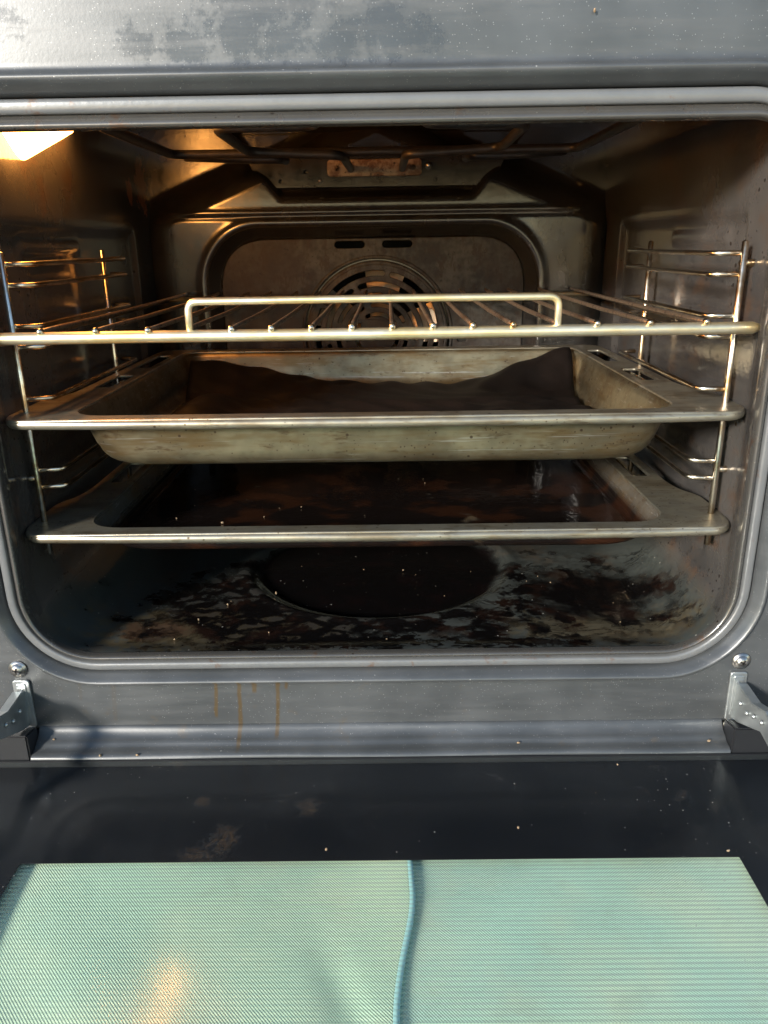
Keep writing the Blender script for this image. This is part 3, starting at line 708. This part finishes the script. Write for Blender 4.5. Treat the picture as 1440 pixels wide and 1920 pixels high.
li = link('baking_liner', mesh('baking_liner', V, grid_faces(nu, nv)), MAT['liner'])
md = li.modifiers.new('thickness', 'SOLIDIFY'); md.thickness = .0005
tag(li, 'black non-stick liner sheet with curled corners, lying in the deep tray', 'baking liner')

# crumbs: too many and too small to tell apart
def crumbs(name, pts, parent=None):
    bm = bmesh.new()
    for x, y, zz, s in pts:
        q = Quaternion((rng.normal(), rng.normal(), rng.normal()), rng.uniform(0, 3))
        r_ = bmesh.ops.create_icosphere(bm, subdivisions=1, radius=s)
        for v in r_['verts']: v.co = q @ Vector((v.co.x * rng.uniform(.7, 1.5), v.co.y * rng.uniform(.6, 1.1), v.co.z * .7)) + Vector((x, y, zz + s * .5))
    me = bpy.data.meshes.new(name); bm.to_mesh(me); bm.free(); return link(name, me, MAT['crumb'], parent, False)
pts = [(-.1174, .0883, .0635, .0011), (-.0614, .1237, .0635, .0007), (-.155, .10, .0635, .0009)]
for _ in range(9): pts.append((rng.uniform(-.16, .16), rng.uniform(.06, .20), .0632, rng.uniform(.0002, .0006)))
c1 = crumbs('tray_crumbs', pts); tag(c1, 'pale crumbs scattered over the greasy floor of the lower tray', 'crumbs', kind='stuff')
pts = []
for _ in range(18): pts.append((rng.uniform(-.2, .2), rng.uniform(.012, .17), -.0032, rng.uniform(.0002, .0007)))
pts += [(-.083, .105, -.003, .0011), (-.135, .06, -.003, .0010), (-.118, .085, -.003, .0009), (.02, .16, -.008, .0007)]
c2 = crumbs('floor_crumbs', pts); tag(c2, 'tiny crumbs scattered over the greasy cavity floor', 'crumbs', kind='stuff')
pts = [(.118, -.0008, .3725, .0010), (.095, -.012, -.0632, .0010), (-.226, -.006, -.0606, .0009), (-.19, -.018, -.0655, .0012), (-.165, -.018, -.0655, .0012), (.225, -.012, -.0635, .0014), (.083, -.088, ZG, .0009), (.158, -.03, ZG, .0006), (.199, -.108, ZG, .0009), (-.03, -.104, ZG, .0010)]
for _ in range(5): pts.append((rng.uniform(-.22, .22), rng.uniform(-.19, -.025), ZG - .0001, rng.uniform(.00012, .0003)))
c3 = crumbs('door_crumbs', pts); tag(c3, 'small crumbs lying on the folded-down door glass and ledge', 'crumbs', kind='stuff')

# ------------------------------------------------------------------ mesh cloths under the door window
def cloth(name, label, fx, mat, zf, hem):
    nu, nv = 90, 110; V = []
    for j in range(nv):
        for i in range(nu):
            u_, v_ = i / (nu - 1), j / (nv - 1); y = -.060 - .36 * v_
            x = fx(u_, y); V.append((x, y, zf(x, y, u_)))
    t = thing(name, label, 'cloth', 'mesh cloths under the door window')
    b_ = link('sheet', mesh('sheet', V, grid_faces(nu, nv)), mat, t); md = b_.modifiers.new('thickness', 'SOLIDIFY'); md.thickness = .0004
    if hem:
        E = [V[j * nu + nu - 1] for j in range(nv)]
        w_ = [(p[0] + dx, p[1], p[2] + .0006 + dz) for p in E for dx, dz in ((-.0022, 0), (-.0011, .0005), (0, 0.0004), (.0009, -.0003))]
        link('hem', mesh('hem', w_, grid_faces(4, nv)), MAT['hem'], t)
    return t
def seam(y): return .0188 - .009 * float(ss(-.125, -.205, y) if False else ss(.125, .205, -y)) + .001 * math.exp(-((y + .14) / .02) ** 2)
def z_left(x, y, u_):
    d = (x - seam(y)); f = .004 * math.sin(x * 26 + y * 14) * (1 - math.exp(-(d / .03) ** 2))
    fold = -.0035 * math.exp(-(((x + .012 + (y + .2) * .38) / .010) ** 2)) * float(ss(.14, .20, -y))
    return -.0757 + .0009 * math.sin(x * 52 + y * 31 + 2.2 * math.sin(y * 21 + x * 9)) + f * .45 + fold * .6 + .0004 * math.exp(-(d / .02) ** 2)
def z_right(x, y, u_):
    d = x - seam(y); return -.0768 + .0009 * math.sin(x * 44 - y * 36 + 2.0 * math.sin(y * 19 - x * 12)) * (1 - math.exp(-(d / .02) ** 2)) - .0008 * math.exp(-((d - .02) / .022) ** 2) + .0020 * math.sin(x * 21 - y * 17 + 1) * (1 - math.exp(-(d / .05) ** 2))
cloth('mesh_cloth', 'mint green mesh cloth with blue hem, left of the seam under the door window', lambda u_, y: -.268 + (seam(y) + .268) * u_, MAT['mint'], z_left, True)
cloth('mesh_cloth', 'teal green mesh cloth without hem, right of the seam under the door window', lambda u_, y: .003 + .265 * u_, MAT['teal'], z_right, False)
